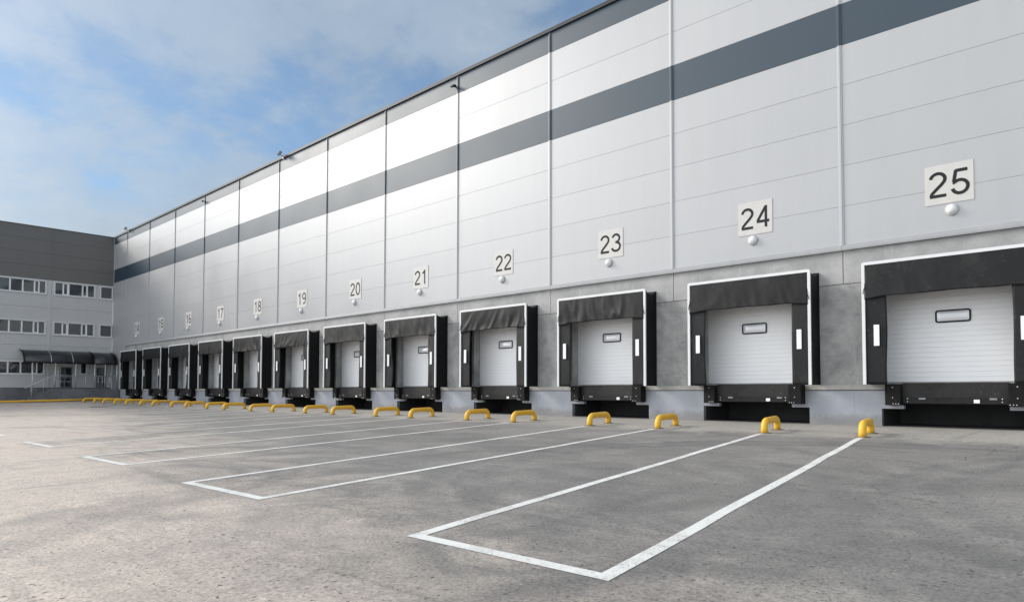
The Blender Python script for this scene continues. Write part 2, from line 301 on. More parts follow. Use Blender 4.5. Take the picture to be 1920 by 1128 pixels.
# ---------------------------------------------------------------- ground
def gz(x, y):
    return 0.02*min(0.0, max(y, -45.0)) + 0.0045*min(40.0, max(0.0, -25.0 - x))
def ground_material():
    m, N, L, b = mat('worn_asphalt'); tc = N.new('ShaderNodeTexCoord'); v = tc.outputs['Object']
    sp = N.new('ShaderNodeSeparateXYZ'); L.new(v, sp.inputs[0]); X, Y = sp.outputs['X'], sp.outputs['Y']
    large = noisen(N, L, v, 0.11, 4, 0.5, 0.5); mid = noisen(N, L, v, 0.55, 8, 0.66, 1.5); smal = noisen(N, L, v, 3.0, 8, 0.65, 0.4)
    fine = noisen(N, L, v, 36, 5, 0.75); grit = noisen(N, L, v, 150, 2, 0.6)
    grey = mixc(N, L, rampn(N, L, mid, 0.30, 0.72), (0.178, 0.169, 0.158, 1), (0.275, 0.261, 0.243, 1))
    # dusty tan and painted-in sun glare, stronger out in the yard towards the office
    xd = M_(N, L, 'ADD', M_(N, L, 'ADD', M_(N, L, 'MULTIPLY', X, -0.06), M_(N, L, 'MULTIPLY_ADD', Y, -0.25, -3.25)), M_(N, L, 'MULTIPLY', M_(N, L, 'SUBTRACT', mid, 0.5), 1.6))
    dust_glare = M_(N, L, 'MULTIPLY', rampn(N, L, xd, -0.1, 1.15), rampn(N, L, smal, 0.15, 0.75, 0.55, 1.0))
    c = mixc(N, L, dust_glare, grey, (0.63, 0.535, 0.455, 1))
    # worn concrete apron in front of the docks
    yn = M_(N, L, 'ADD', Y, M_(N, L, 'MULTIPLY', M_(N, L, 'SUBTRACT', mid, 0.5), 2.2))
    ap = M_(N, L, 'MULTIPLY', rampn(N, L, yn, -4.3, -3.3), rampn(N, L, smal, 0.2, 0.6, 0.6, 1.0))
    c = mixc(N, L, M_(N, L, 'MULTIPLY', ap, 0.8), c, (0.42, 0.395, 0.355, 1))
    # tyre scrub: long smears along the yard and curved arcs
    sm1 = noisen(N, L, v, 1.0, 6, 0.62, 0.8, (0.16, 1.7, 1), None, (0, 0, R(9)))
    sm2 = noisen(N, L, v, 1.0, 6, 0.62, 0.5, (1.9, 0.13, 1), (4, 9, 0), (0, 0, R(-12)))
    c = mixc(N, L, M_(N, L, 'MULTIPLY', rampn(N, L, sm1, 0.54, 0.72), 0.42), c, (0.105, 0.105, 0.107, 1))
    c = mixc(N, L, M_(N, L, 'MULTIPLY', rampn(N, L, sm2, 0.57, 0.75), 0.38), c, (0.115, 0.112, 0.11, 1))
    sm3 = noisen(N, L, v, 1.0, 7, 0.7, 0.7, (0.35, 2.6, 1), (13, 5, 0), (0, 0, R(-6)))
    c = mixc(N, L, M_(N, L, 'MULTIPLY', rampn(N, L, sm3, 0.62, 0.80), 0.6), c, (0.46, 0.45, 0.43, 1))
    for (cx, cy, rad, wid, st) in ((4.5, -12.0, 7.2, 0.16, 0.30), (2.6, -9.6, 4.2, 0.14, 0.32), (9.3, -9.0, 5.2, 0.10, 0.30), (-9, -22, 14.0, 0.2, 0.3), (-22.0, -17.0, 10.0, 0.2, 0.3), (-2, -13.5, 5.5, 0.15, 0.22)):
        d = N.new('ShaderNodeVectorMath'); d.operation = 'DISTANCE'; L.new(v, d.inputs[0]); d.inputs[1].default_value = (cx, cy, 0)
        dd = M_(N, L, 'ADD', M_(N, L, 'SUBTRACT', d.outputs['Value'], rad), M_(N, L, 'MULTIPLY', M_(N, L, 'SUBTRACT', mid, 0.5), 0.9))
        # two wheel tracks
        t1 = rampn(N, L, M_(N, L, 'ABSOLUTE', dd), wid, wid*2.2, 1, 0); t2 = rampn(N, L, M_(N, L, 'ABSOLUTE', M_(N, L, 'SUBTRACT', dd, 0.55)), wid*0.8, wid*2.0, 1, 0)
        t = M_(N, L, 'MULTIPLY', M_(N, L, 'ADD', t1, t2, clamp=True), M_(N, L, 'MULTIPLY', rampn(N, L, sm1, 0.32, 0.52), st*0.8))
        c = mixc(N, L, t, c, (0.09, 0.09, 0.092, 1))
    # aggregate and pits
    k = M_(N, L, 'ADD', M_(N, L, 'MULTIPLY_ADD', fine, 2.3, -0.15), M_(N, L, 'MULTIPLY', M_(N, L, 'SUBTRACT', grit, 0.5), 0.5))
    s = N.new('ShaderNodeVectorMath'); s.operation = 'SCALE'; L.new(c, s.inputs[0]); L.new(k, s.inputs['Scale']); c = s.outputs[0]
    vo = N.new('ShaderNodeTexVoronoi'); vo.inputs['Scale'].default_value = 13; vo.inputs['Randomness'].default_value = 1; L.new(v, vo.inputs['Vector'])
    vs_ = N.new('ShaderNodeSeparateXYZ'); L.new(vo.outputs['Color'], vs_.inputs[0])
    pit = M_(N, L, 'MULTIPLY', rampn(N, L, vo.outputs['Distance'], 0.12, 0.26, 1, 0), M_(N, L, 'GREATER_THAN', vs_.outputs['X'], 0.86))
    sp1 = rampn(N, L, noisen(N, L, v, 30, 2, 0.6, 0.4), 0.62, 0.69); sp2 = rampn(N, L, noisen(N, L, v, 13, 4, 0.75, 0.3, None, (5, 2, 0)), 0.66, 0.73)
    pit = M_(N, L, 'MULTIPLY', M_(N, L, 'ADD', M_(N, L, 'MULTIPLY', pit, 0.9), M_(N, L, 'ADD', sp1, sp2), clamp=True), rampn(N, L, smal, 0.38, 0.60, 0.30, 1))
    c = mixc(N, L, M_(N, L, 'MULTIPLY', pit, 0.88), c, (0.04, 0.038, 0.036, 1))
    chip = M_(N, L, 'MULTIPLY', rampn(N, L, vo.outputs['Distance'], 0.07, 0.14, 1, 0), M_(N, L, 'GREATER_THAN', vs_.outputs['Y'], 0.965))
    c = mixc(N, L, M_(N, L, 'MULTIPLY', chip, 0.7), c, (0.6, 0.59, 0.57, 1))
    # broken joint where the paving meets the wall
    jl = M_(N, L, 'ABSOLUTE', M_(N, L, 'ADD', M_(N, L, 'ADD', Y, 0.16), M_(N, L, 'MULTIPLY', M_(N, L, 'SUBTRACT', smal, 0.5), 0.35)))
    c = mixc(N, L, M_(N, L, 'MULTIPLY', rampn(N, L, jl, 0.012, 0.05, 1, 0), rampn(N, L, mid, 0.4, 0.55, 0.25, 0.95)), c, (0.03, 0.03, 0.03, 1))
    # fine cracks
    cr = N.new('ShaderNodeTexVoronoi'); cr.feature = 'DISTANCE_TO_EDGE'; cr.inputs['Scale'].default_value = 0.13
    wv = N.new('ShaderNodeVectorMath'); wv.operation = 'MULTIPLY_ADD'; nn = N.new('ShaderNodeTexNoise'); nn.inputs['Scale'].default_value = 1.4; nn.inputs['Detail'].default_value = 6; L.new(v, nn.inputs['Vector'])
    L.new(nn.outputs['Color'], wv.inputs[0]); wv.inputs[1].default_value = (0.9, 0.9, 0); L.new(v, wv.inputs[2]); L.new(wv.outputs[0], cr.inputs['Vector'])
    c = mixc(N, L, M_(N, L, 'MULTIPLY', rampn(N, L, cr.outputs['Distance'], 0.0008, 0.0022, 1, 0), rampn(N, L, large, 0.5, 0.6, 0, 0.55)), c, (0.06, 0.058, 0.055, 1))
    L.new(c, b.inputs['Base Color']); L.new(rampn(N, L, mid, 0.3, 0.7, 0.62, 0.78), b.inputs['Roughness'])
    h = M_(N, L, 'ADD', M_(N, L, 'MULTIPLY', fine, 0.004), M_(N, L, 'MULTIPLY', pit, -0.004)); h = M_(N, L, 'ADD', h, M_(N, L, 'MULTIPLY', smal, 0.008))
    bp = N.new('ShaderNodeBump'); bp.inputs['Strength'].default_value = 0.8; bp.inputs['Distance'].default_value = 1.0; L.new(h, bp.inputs['Height']); L.new(bp.outputs[0], b.inputs['Normal'])
    return m
def build_ground():
    xs = [-600, -300, -120, -65, -25, 30, 120, 300, 600]; ys = [-600, -300, -120, -45, 0, 0.9, 60, 300, 600]
    me = bpy.data.meshes.new('ground'); vv = [(x, y, gz(x, y)) for y in ys for x in xs]; n = len(xs)
    me.from_pydata(vv, [], [(j*n+i, j*n+i+1, (j+1)*n+i+1, (j+1)*n+i) for j in range(len(ys)-1) for i in range(n-1)])
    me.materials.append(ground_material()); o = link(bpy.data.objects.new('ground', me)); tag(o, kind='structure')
build_ground()

def paint_material():
    m, N, L, b = mat('road_paint'); tc = N.new('ShaderNodeTexCoord'); v = tc.outputs['Object']
    n1 = noisen(N, L, v, 2.2, 6, 0.7); n2 = noisen(N, L, v, 38, 5, 0.7)
    w = M_(N, L, 'ADD', n2, M_(N, L, 'MULTIPLY', n1, 0.45)); wear = rampn(N, L, w, 0.78, 0.88)
    c = mixc(N, L, M_(N, L, 'MULTIPLY', wear, 0.75), (0.80, 0.80, 0.77, 1), (0.22, 0.215, 0.21, 1))
    c = mixc(N, L, M_(N, L, 'MULTIPLY', rampn(N, L, n1, 0.42, 0.68), 0.45), c, (0.52, 0.50, 0.47, 1))
    L.new(c, b.inputs['Base Color']); b.inputs['Roughness'].default_value = 0.65; return m
M_paint = paint_material()
# front foot X of every wheel guide, right to left (dock 25 left, 24 right, 24 left, ...)
HOOPX = [1.44, -.62, -3.39, -5.51, -8.40, -10.52, -13.42, -15.50, -18.44, -20.57, -23.42, -25.55, -28.38, -30.50, -33.25, -35.30, -38.1, -40.2, -42.85, -44.95, -47.5, -49.5, -52.0]
HY = -3.55
def stroke(mb, pts, w):
    pts = [Vector((x, y, 0)) for x, y in pts]; left = []; right = []
    for i, p in enumerate(pts):
        a = (p - pts[i-1]).normalized() if i else None; b_ = (pts[i+1] - p).normalized() if i < len(pts)-1 else None
        if a is None: t, k = b_, 1
        elif b_ is None: t, k = a, 1
        else: t = (a + b_).normalized(); k = min(2.5, 1/max(0.3, t.dot(a)))
        n = Vector((-t.y, t.x, 0))*w/2*k; left.append(p+n); right.append(p-n)
    for i in range(len(pts)-1):
        q = [left[i], left[i+1], right[i+1], right[i]]; mb.quad(*[(p.x, p.y, gz(p.x, p.y)+0.004) for p in q])
CORN = [(1.47, 3.31), (-3.21, -1.28), (-8.10, -6.10), (-13.04, -11.03), (-17.95, -16.06), (-22.9, -21.0), (-27.8, -25.9), (-32.7, -30.8), (-37.5, -35.6), (-42.3, -40.4), (-47.0, -45.1)]
def build_markings():
    rnd = random.Random(4)
    for k in range(11):
        xr, xl = HOOPX[2*k], HOOPX[2*k+1]; cl, cr = CORN[k]
        def line(a, b_, n=14):
            return [(a[0]+(b_[0]-a[0])*i/n + (rnd.uniform(-1, 1)*0.012 if 0 < i < n else 0), a[1]+(b_[1]-a[1])*i/n) for i in range(n+1)]
        mb = MB(); yb = (-14.75, -14.72, -14.58, -14.46, -14.36)[min(k, 4)]
        pts = line((xl, HY-0.12), (cl, yb)) + line((cl, yb), (cr, yb+0.03), 5)[1:] + line((cr, yb+0.03), (xr, HY-0.12))[1:]
        stroke(mb, pts, 0.118)
        o = mb.build('bay_marking', M_paint, recalc=False)
        big = ('largest and nearest, ' if k == 0 else '')
        tag(o, 'white painted outline on the asphalt, %sbetween docks %d and %d' % (big, 24-k, 25-k), 'line marking', 'white bay outlines painted on the yard')
build_markings()

# ---------------------------------------------------------------- warehouse
DOCKS = list(range(25, 13, -1))
def cx(n): return 2.37 if n == 25 else -2.5 - 5*(24-n)          # centre of the door opening
SEAMS = [-0.05 - 5*k for k in range(0, 12)]
XL, XR = -58.2, 9.95
wh = empty('warehouse', (0, 0, 0))
tag(wh, 'long silver warehouse with two dark bands above a row of dock doors', 'building')
def roofz(x): return 13.80 + 0.0040*(x + 10)
def build_warehouse():
    edges = [XL] + sorted(SEAMS) + [4.95, XR]
    joints = [4.55, 5.60, 6.65, 7.70, 8.75, 9.80, 10.89, 11.94, 12.99]
    for i in range(len(edges)-1):
        a, b_ = edges[i], edges[i+1]
        z0 = 1.02 if i == 0 else 4.58
        mb = MB(); zs = [z0] + [z for z in ([2.1, 3.3] if i == 0 else []) + joints if z > z0 + 0.2]
        prof = [(-0.03, z0)]
        for z in zs[1:]: prof += [(-0.03, z-0.005), (-0.020, z-0.002), (-0.020, z+0.002), (-0.03, z+0.005)]
        n = len(mb.v); top0, top1 = roofz(a), roofz(b_)
        pa = prof + [(-0.03, top0)]; pb = prof + [(-0.03, top1)]
        for j in range(len(pa)-1): mb.quad((a+0.006, pa[j][0], pa[j][1]), (b_-0.006, pb[j][0], pb[j][1]), (b_-0.006, pb[j+1][0], pb[j+1][1]), (a+0.006, pa[j+1][0], pa[j+1][1]))
        for xx in (a+0.006, b_-0.006): mb.quad((xx, -0.03, z0), (xx, 0.10, z0), (xx, 0.10, roofz(xx)), (xx, -0.03, roofz(xx)))
        mb.quad((a, 0.10, z0), (b_, 0.10, z0), (b_, 0.10, top1), (a, 0.10, top0)); mb.quad((a+0.006, -0.03, z0), (b_-0.006, -0.03, z0), (b_-0.006, 0.10, z0), (a+0.006, 0.10, z0))
        mb.build('wall_panel', M_clad, wh, merge=True)
    for x in SEAMS + [4.95]:               # raised cover strips over the joints
        mb = MB(); zt = roofz(x)-0.02
        prof = [(x-0.058, -0.030), (x-0.058, -0.046), (x-0.028, -0.050), (x-0.022, -0.066), (x+0.022, -0.066), (x+0.028, -0.050), (x+0.058, -0.046), (x+0.058, -0.030)]
        zb = 4.585
        for j in range(len(prof)-1): (p, q), (r_, s_) = prof[j], prof[j+1]; mb.quad((p, q, zb), (r_, s_, zb), (r_, s_, zt), (p, q, zt))
        mb.f.append(tuple(range(0, 0))) if False else None
        mb.quad((x-0.058, -0.046, zb), (x+0.058, -0.046, zb), (x+0.058, -0.03, zb), (x-0.058, -0.03, zb))
        mb.build('cover_strip', M_clad, wh, merge=True)
    mb = MB()                                # drip flashing under the panels
    x0 = SEAMS[-1]
    for a in [x0 + 5*k for k in range(13)]:
        mb.extr_x([(-0.032, 4.60), (-0.062, 4.585), (-0.085, 4.50), (-0.085, 4.455), (-0.006, 4.455), (-0.006, 4.60)], a+0.004, min(XR, a+5-0.004))
    mb.build('base_flashing', M_trim, wh)
    mb = MB(); n = 16
    for i in range(n):
        a = XL+(XR-XL)*i/n; b_ = XL+(XR-XL)*(i+1)/n
        for (y0, y1, dz0, dz1) in ((-0.10, 0.35, 0.0, 0.055), (-0.10, -0.085, -0.07, 0.0)):
            v = []
            for xx in (a, b_):
                z = roofz(xx); v += [(xx, y0, z+dz0), (xx, y1, z+dz0), (xx, y1, z+dz1), (xx, y0, z+dz1)]
            m0 = len(mb.v); mb.v += v
            for f in ((0,1,5,4),(1,2,6,5),(2,3,7,6),(3,0,4,7)): mb.f.append(tuple(m0+q for q in f)); mb.sm.append(False)
    mb.build('roof_edge', M_cap, wh)
    # concrete
    mb = MB(); op = [(cx(n)-1.55, cx(n)+1.55, 1.08, 3.50) for n in DOCKS]
    slab_with_holes(mb, SEAMS[-1], XR, 0.888, 3.592, op, 0.0, 0.30); mb.build('concrete_wall', M_conc, wh, merge=True)
    xs = sorted(SEAMS) + [4.95, XR]; mb = MB()
    for i in range(len(xs)-1): mb.box(xs[i]+0.008, xs[i+1]-0.008, 0.0, 0.30, 3.606, 4.58)
    mb.build('concrete_beam', M_conc_up, wh, bevel=0.006)
    mb = MB(); mb.box(XL+0.01, XR-0.02, 0.022, 0.29, 3.59, 3.61); mb.box(SEAMS[-1]+0.01, XR-0.02, 0.02, 0.29, 0.86, 0.89)
    for x in SEAMS + [4.95]: mb.box(x-0.009, x+0.009, 0.02, 0.28, 3.62, 4.55)
    mb.build('joint_seal', M_dark, wh)
    pe = [SEAMS[-1]] + [cx(n)+0.02 for n in reversed(DOCKS)] + [XR]
    for i in range(len(pe)-1):               # blue-grey painted pier between two pits
        a, b_ = pe[i], pe[i+1]; holes = []
        for n in DOCKS: holes += [(cx(n)-1.55, cx(n)+1.55, -1, 0.43), (cx(n)-1.05, cx(n)+1.08, 0.3, 0.515), (cx(n)-1.40, cx(n)+1.44, 0.515, 1.5)]
        mb = MB(); slab_with_holes(mb, a, b_, -0.4, 0.872, [h for h in holes if h[1] > a and h[0] < b_], -0.012, 0.14); mb.build('plinth', M_plinth, wh, merge=True)
    e = [SEAMS[-1]] + sum([[cx(n)-1.41, cx(n)+1.45] for n in reversed(DOCKS)], []) + [XR]     # slab edge showing between the levellers
    for i in range(0, len(e), 2): mb = MB(); mb.box(e[i], e[i+1], -0.05, 0.012, 0.889, 1.015); mb.build('slab_edge', M_slab, wh, bevel=0.008)
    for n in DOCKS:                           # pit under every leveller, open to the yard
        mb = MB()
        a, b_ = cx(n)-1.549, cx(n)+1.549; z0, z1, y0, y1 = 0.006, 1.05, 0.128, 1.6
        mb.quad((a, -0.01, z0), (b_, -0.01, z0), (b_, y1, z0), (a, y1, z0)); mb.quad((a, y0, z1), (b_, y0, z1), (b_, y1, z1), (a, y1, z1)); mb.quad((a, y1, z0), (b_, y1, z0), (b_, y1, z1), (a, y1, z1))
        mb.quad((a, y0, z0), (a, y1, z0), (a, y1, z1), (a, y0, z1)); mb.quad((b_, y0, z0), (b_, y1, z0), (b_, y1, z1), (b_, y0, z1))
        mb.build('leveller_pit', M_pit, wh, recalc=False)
    mb = MB(); mb.box(XL+0.01, SEAMS[-1]-0.003, -0.012, 0.12, -0.4, 1.017); mb.build('plinth', M_plinth, wh)
    # rest of the shell
    mb = MB(); mb.box(XL, XR, 0.36, 60, 13.3, 13.45); mb.build('roof', M_cap, wh)
    mb = MB(); mb.box(XR-0.2, XR-0.02, 0.36, 60, -0.5, 13.3); mb.box(XL, XR-0.21, 59.8, 60, -0.5, 13.3); mb.box(XL, XR-0.21, 1.62, 1.70, -0.3, 13.29); mb.build('rear_wall', M_clad, wh)
    # sectional doors
    for n in DOCKS:
        c = cx(n); mb = MB(); x0, x1 = c-1.62, c+1.62; z = 1.085; prof = []
        while z < 3.62:
            prof += [(0.31, z), (0.31, z+0.100), (0.326, z+0.104), (0.326, z+0.114), (0.31, z+0.119)]; z += 0.119
        for j in range(len(prof)-1): (y0, za), (y1, zb) = prof[j], prof[j+1]; mb.quad((x0, y0, za), (x1, y0, za), (x1, y1, zb), (x0, y1, zb))
        mb.quad((x0, 0.36, 1.085), (x1, 0.36, 1.085), (x1, 0.36, 3.6), (x0, 0.36, 3.6)); mb.quad((x0, 0.31, 1.085), (x1, 0.31, 1.085), (x1, 0.36, 1.085), (x0, 0.36, 1.085))
        d = mb.build('door', M_door, wh, recalc=True, merge=True)
        mb = MB(); mb.box(x0, x1, 0.30, 0.37, 1.045, 1.084); mb.build('bottom_seal', M_black, d)
        wx = c - (0.10 if n < 25 else 0.04)
        mb = MB(); fr = []
        def rr(hw, hh, r, y):
            out = []
            for qx, qz, a0 in ((1, 1, 0), (-1, 1, 90), (-1, -1, 180), (1, -1, 270)):
                for t in range(5):
                    a = R(a0 + 22.5*t); out.append((wx+qx*(hw-r)+r*math.cos(a), y, 2.635+qz*(hh-r)+r*math.sin(a)))
            return out
        rings = [rr(0.37, 0.152, 0.06, 0.309), rr(0.37, 0.152, 0.06, 0.285), rr(0.334, 0.117, 0.03, 0.285), rr(0.334, 0.117, 0.03, 0.309)]
        for ring in rings: mb.v += ring
        for q in range(3):
            for t in range(20): a = q*20+t; b_ = q*20+(t+1) % 20; mb.f.append((a, b_, b_+20, a+20)); mb.sm.append(False)
        mb.build('window_frame', M_black, d)
        mb = MB(); nx, nz = 14, 8               # bulged acrylic pane
        for j in range(nz+1):
            for i in range(nx+1):
                u, w = i/nx*2-1, j/nz*2-1; mb.v.append((wx+u*0.334, 0.300-0.030*(1-u**4)*(1-w**4)*1.0, 2.635+w*0.117))
        for j in range(nz):
            for i in range(nx): a = j*(nx+1)+i; mb.f.append((a, a+1, a+nx+2, a+nx+1)); mb.sm.append(True)
        mb.build('window_pane', M_acrylic, d)
build_warehouse()

# ---------------------------------------------------------------- dock shelters (own cloth on each)
def build_shelter(n):
    rnd = random.Random(n*7+1); c = cx(n) + 0.06; hw = 1.775
    if n == 25: c = cx(n) - 0.02
    z0, z1, F = 1.02, 3.985, -0.62
    t = empty('dock_shelter', (c, 0, z0))
    look = {25: 'flat black head curtain', 24: 'smooth black head curtain', 23: 'deeply creased black head curtain'}.get(n, 'charcoal cloth head curtain')
    tag(t, 'black dock shelter with white edge and %s below sign %d' % (look, n), 'dock shelter', 'dock shelters around the loading doors')
    def B(mb, name, m, par=None, **k):
        mb.v = [(x-c, y, z-z0) for x, y, z in mb.v]; return mb.build(name, m, par or t, **k)
    def Bs(mb, name, m, par, **k):
        mb.v = [(x-c, y, z-z0) for x, y, z in mb.v]; return mb.build(name, m, par, **k)
    # white front trim with rounded corners
    mb = MB(); w = 0.074; r = 0.05
    path_o = [(c-hw, z0), (c-hw, z1-r), (c-hw+r*0.3, z1-r*0.3), (c-hw+r, z1), (c+hw-r, z1), (c+hw-r*0.3, z1-r*0.3), (c+hw, z1-r), (c+hw, z0)]
    path_i = [(c-hw+w, z0), (c-hw+w, z1-w), (c-hw+w, z1-w), (c-hw+w, z1-w), (c+hw-w, z1-w), (c+hw-w, z1-w), (c+hw-w, z1-w), (c+hw-w, z0)]
    for i in range(7):
        a, b_, p, q = path_o[i], path_o[i+1], path_i[i], path_i[i+1]
        mb.quad((a[0], F, a[1]), (b_[0], F, b_[1]), (q[0], F, q[1]), (p[0], F, p[1])); mb.quad((a[0], F, a[1]), (b_[0], F, b_[1]), (b_[0], F+0.045, b_[1]), (a[0], F+0.045, a[1]))
        mb.quad((p[0], F, p[1]), (q[0], F, q[1]), (q[0], F+0.03, q[1]), (p[0], F+0.03, p[1]))
    B(mb, 'edge_trim', M_white, merge=True)
    # side covers, sagging between front and rear frame
    for sgn in (-1, 1):
        mb = MB(); X = c + sgn*(hw-0.012); ny, nz = 10, 12
        for j in range(nz+1):
            for i in range(ny+1):
                u = i/ny; sag = 0.13*math.sin(math.pi*u)**0.8 if 0 < u < 1 else 0
                top = z1 - 0.02 - sag; z = z0 + (top-z0)*j/nz
                mb.v.append((X - sgn*0.03*math.sin(math.pi*u)*(0.5+0.5*math.sin(j*1.1+n)), F+0.03 + (-F-0.03)*u, z))
        for j in range(nz):
            for i in range(ny): a = j*(ny+1)+i; mb.f.append((a, a+1, a+ny+2, a+ny+1)); mb.sm.append(True)
        mb.box(X-0.02, X+0.02, -0.05, -0.002, z0, z1-0.03)
        B(mb, 'side_cover', M_rubber)
    mb = MB(); nx, ny = 16, 8
    for j in range(ny+1):
        for i in range(nx+1):
            u, x = j/ny, i/nx; mb.v.append((c-hw+0.02+(2*hw-0.04)*x, F+0.03+(-F-0.03)*u, z1-0.02-(0.13*math.sin(math.pi*u)**0.8 if 0 < u < 1 else 0)*(1+0.25*math.sin(x*9+n))))
    for j in range(ny):
        for i in range(nx): a = j*(nx+1)+i; mb.f.append((a, a+1, a+nx+2, a+nx+1)); mb.sm.append(True)
    B(mb, 'top_cover', M_curt)
    # head curtain, a hanging cloth with folds
    mb = MB(); nx, nz = 72, 22; zb = 3.155 + rnd.uniform(-0.03, 0.03); x0, x1 = c-hw+w-0.01, c+hw-w+0.01
    amp = {25: 0.018, 24: 0.030, 23: 0.075}.get(n, rnd.uniform(0.03, 0.08)); sd_ = rnd.uniform(0, 50); lean = rnd.uniform(-0.6, 0.6)
    for j in range(nz+1):
        for i in range(nx+1):
            u, w_ = i/nx, j/nz; x = x0+(x1-x0)*u
            d = noise.noise(Vector((x*1.7 + lean*w_ + sd_, w_*0.7, n))) + 0.55*noise.noise(Vector((x*4.3 + 2*lean*w_ + sd_, w_*1.1, n+9)))
            d = -abs(d)*1.2 + 0.25
            grow = 0.12 + 0.88*min(1, w_*1.3)
            edge = min(1, min(u, 1-u)*9)
            y = F + 0.012 - 0.004 - amp*1.3*(d*grow)*edge - 0.05*w_*0.3
            bot = zb + 0.025*noise.noise(Vector((x*1.3+sd_, 5, n))) - 0.05*(1-min(1, min(u, 1-u)*8))
            mb.v.append((x, y, z1-w+0.01 + (bot-(z1-w+0.01))*w_))
    for j in range(nz):
        for i in range(nx): a = j*(nx+1)+i; mb.f.append((a, a+1, a+nx+2, a+nx+1)); mb.sm.append(True)
    o = B(mb, 'head_curtain', M_curt); so_ = o.modifiers.new('thick', 'SOLIDIFY'); so_.thickness = 0.006; so_.offset = -1
    # side curtains
    for sgn in (-1, 1):
        mb = MB(); nx, nz = 10, 30; wd = 0.475 if sgn < 0 else 0.44
        bend = rnd.uniform(0.0, 0.012) + (0.035 if n in (18, 16, 21) else 0); ph = rnd.uniform(0, 6)
        for j in range(nz+1):
            for i in range(nx+1):
                u, w_ = i/nx, j/nz; z = z0 + (3.30-z0)*w_
                xo = c + sgn*(hw-w+0.01); inn = wd + bend*math.sin(w_*7+ph)*u
                y = F + 0.035 + 0.012*math.sin(w_*5+ph)*u + bend*1.5*noise.noise(Vector((u*1.5, w_*3+ph, n)))*u + 0.02*u
                mb.v.append((xo - sgn*inn*u, y, z))
        for j in range(nz):
            for i in range(nx): a = j*(nx+1)+i; mb.f.append((a, a+1, a+nx+2, a+nx+1)); mb.sm.append(True)
        o = B(mb, 'side_curtain', M_curt); so_ = o.modifiers.new('thick', 'SOLIDIFY'); so_.thickness = 0.02; so_.offset = 1 if sgn > 0 else -1
        mb = MB(); xs_ = c + (-1.45 if sgn < 0 else 1.47); mb.box(xs_-0.062, xs_+0.062, F+0.0, F+0.012, 1.945, 2.45); Bs(mb, 'reflective_strip', M_refl, o)
        # rubber cord that holds the curtain back
        mb = MB(); xa = c + sgn*(hw-0.09); mb.tube([(xa-sgn*0.01, F-0.012, 3.42+rnd.uniform(-.03, .03)), (xa+sgn*0.02, F-0.02, 3.36), (xa+sgn*0.055, F-0.008, 3.24), (xa+sgn*0.05, F-0.01, 3.21)], 0.008, 6); B(mb, 'tie_cord', M_black)
for n in DOCKS: build_shelter(n)

# ---------------------------------------------------------------- dock levellers
def tread_material():
    m, N, L, b = mat('tread_plate'); tc = N.new('ShaderNodeTexCoord'); v = tc.outputs['Object']
    sp = N.new('ShaderNodeSeparateXYZ'); L.new(v, sp.inputs[0]); k = 2*math.pi/0.045
    a = M_(N, L, 'SINE', M_(N, L, 'MULTIPLY', M_(N, L, 'ADD', sp.outputs['X'], sp.outputs['Z']), k)); c_ = M_(N, L, 'SINE', M_(N, L, 'MULTIPLY', M_(N, L, 'SUBTRACT', sp.outputs['X'], sp.outputs['Z']), k))
    g = rampn(N, L, M_(N, L, 'MULTIPLY', a, c_), 0.25, 0.7); n = noisen(N, L, v, 2.5, 6, 0.65); dn = noisen(N, L, v, 9, 8, 0.75)
    c = mixc(N, L, M_(N, L, 'MULTIPLY', g, rampn(N, L, n, 0.3, 0.7, 0.15, 0.9)), (0.007, 0.007, 0.0075, 1), (0.10, 0.094, 0.088, 1)); c = mixc(N, L, M_(N, L, 'MULTIPLY', rampn(N, L, dn, 0.58, 0.72), 0.7), c, (0.13, 0.12, 0.105, 1)); L.new(c, b.inputs['Base Color'])
    b.inputs['Roughness'].default_value = 0.5; b.inputs['Metallic'].default_value = 0.3
    bp = N.new('ShaderNodeBump'); bp.inputs['Strength'].default_value = 0.5; bp.inputs['Distance'].default_value = 0.004; L.new(g, bp.inputs['Height']); L.new(bp.outputs[0], b.inputs['Normal']); return m
M_tread = tread_material()
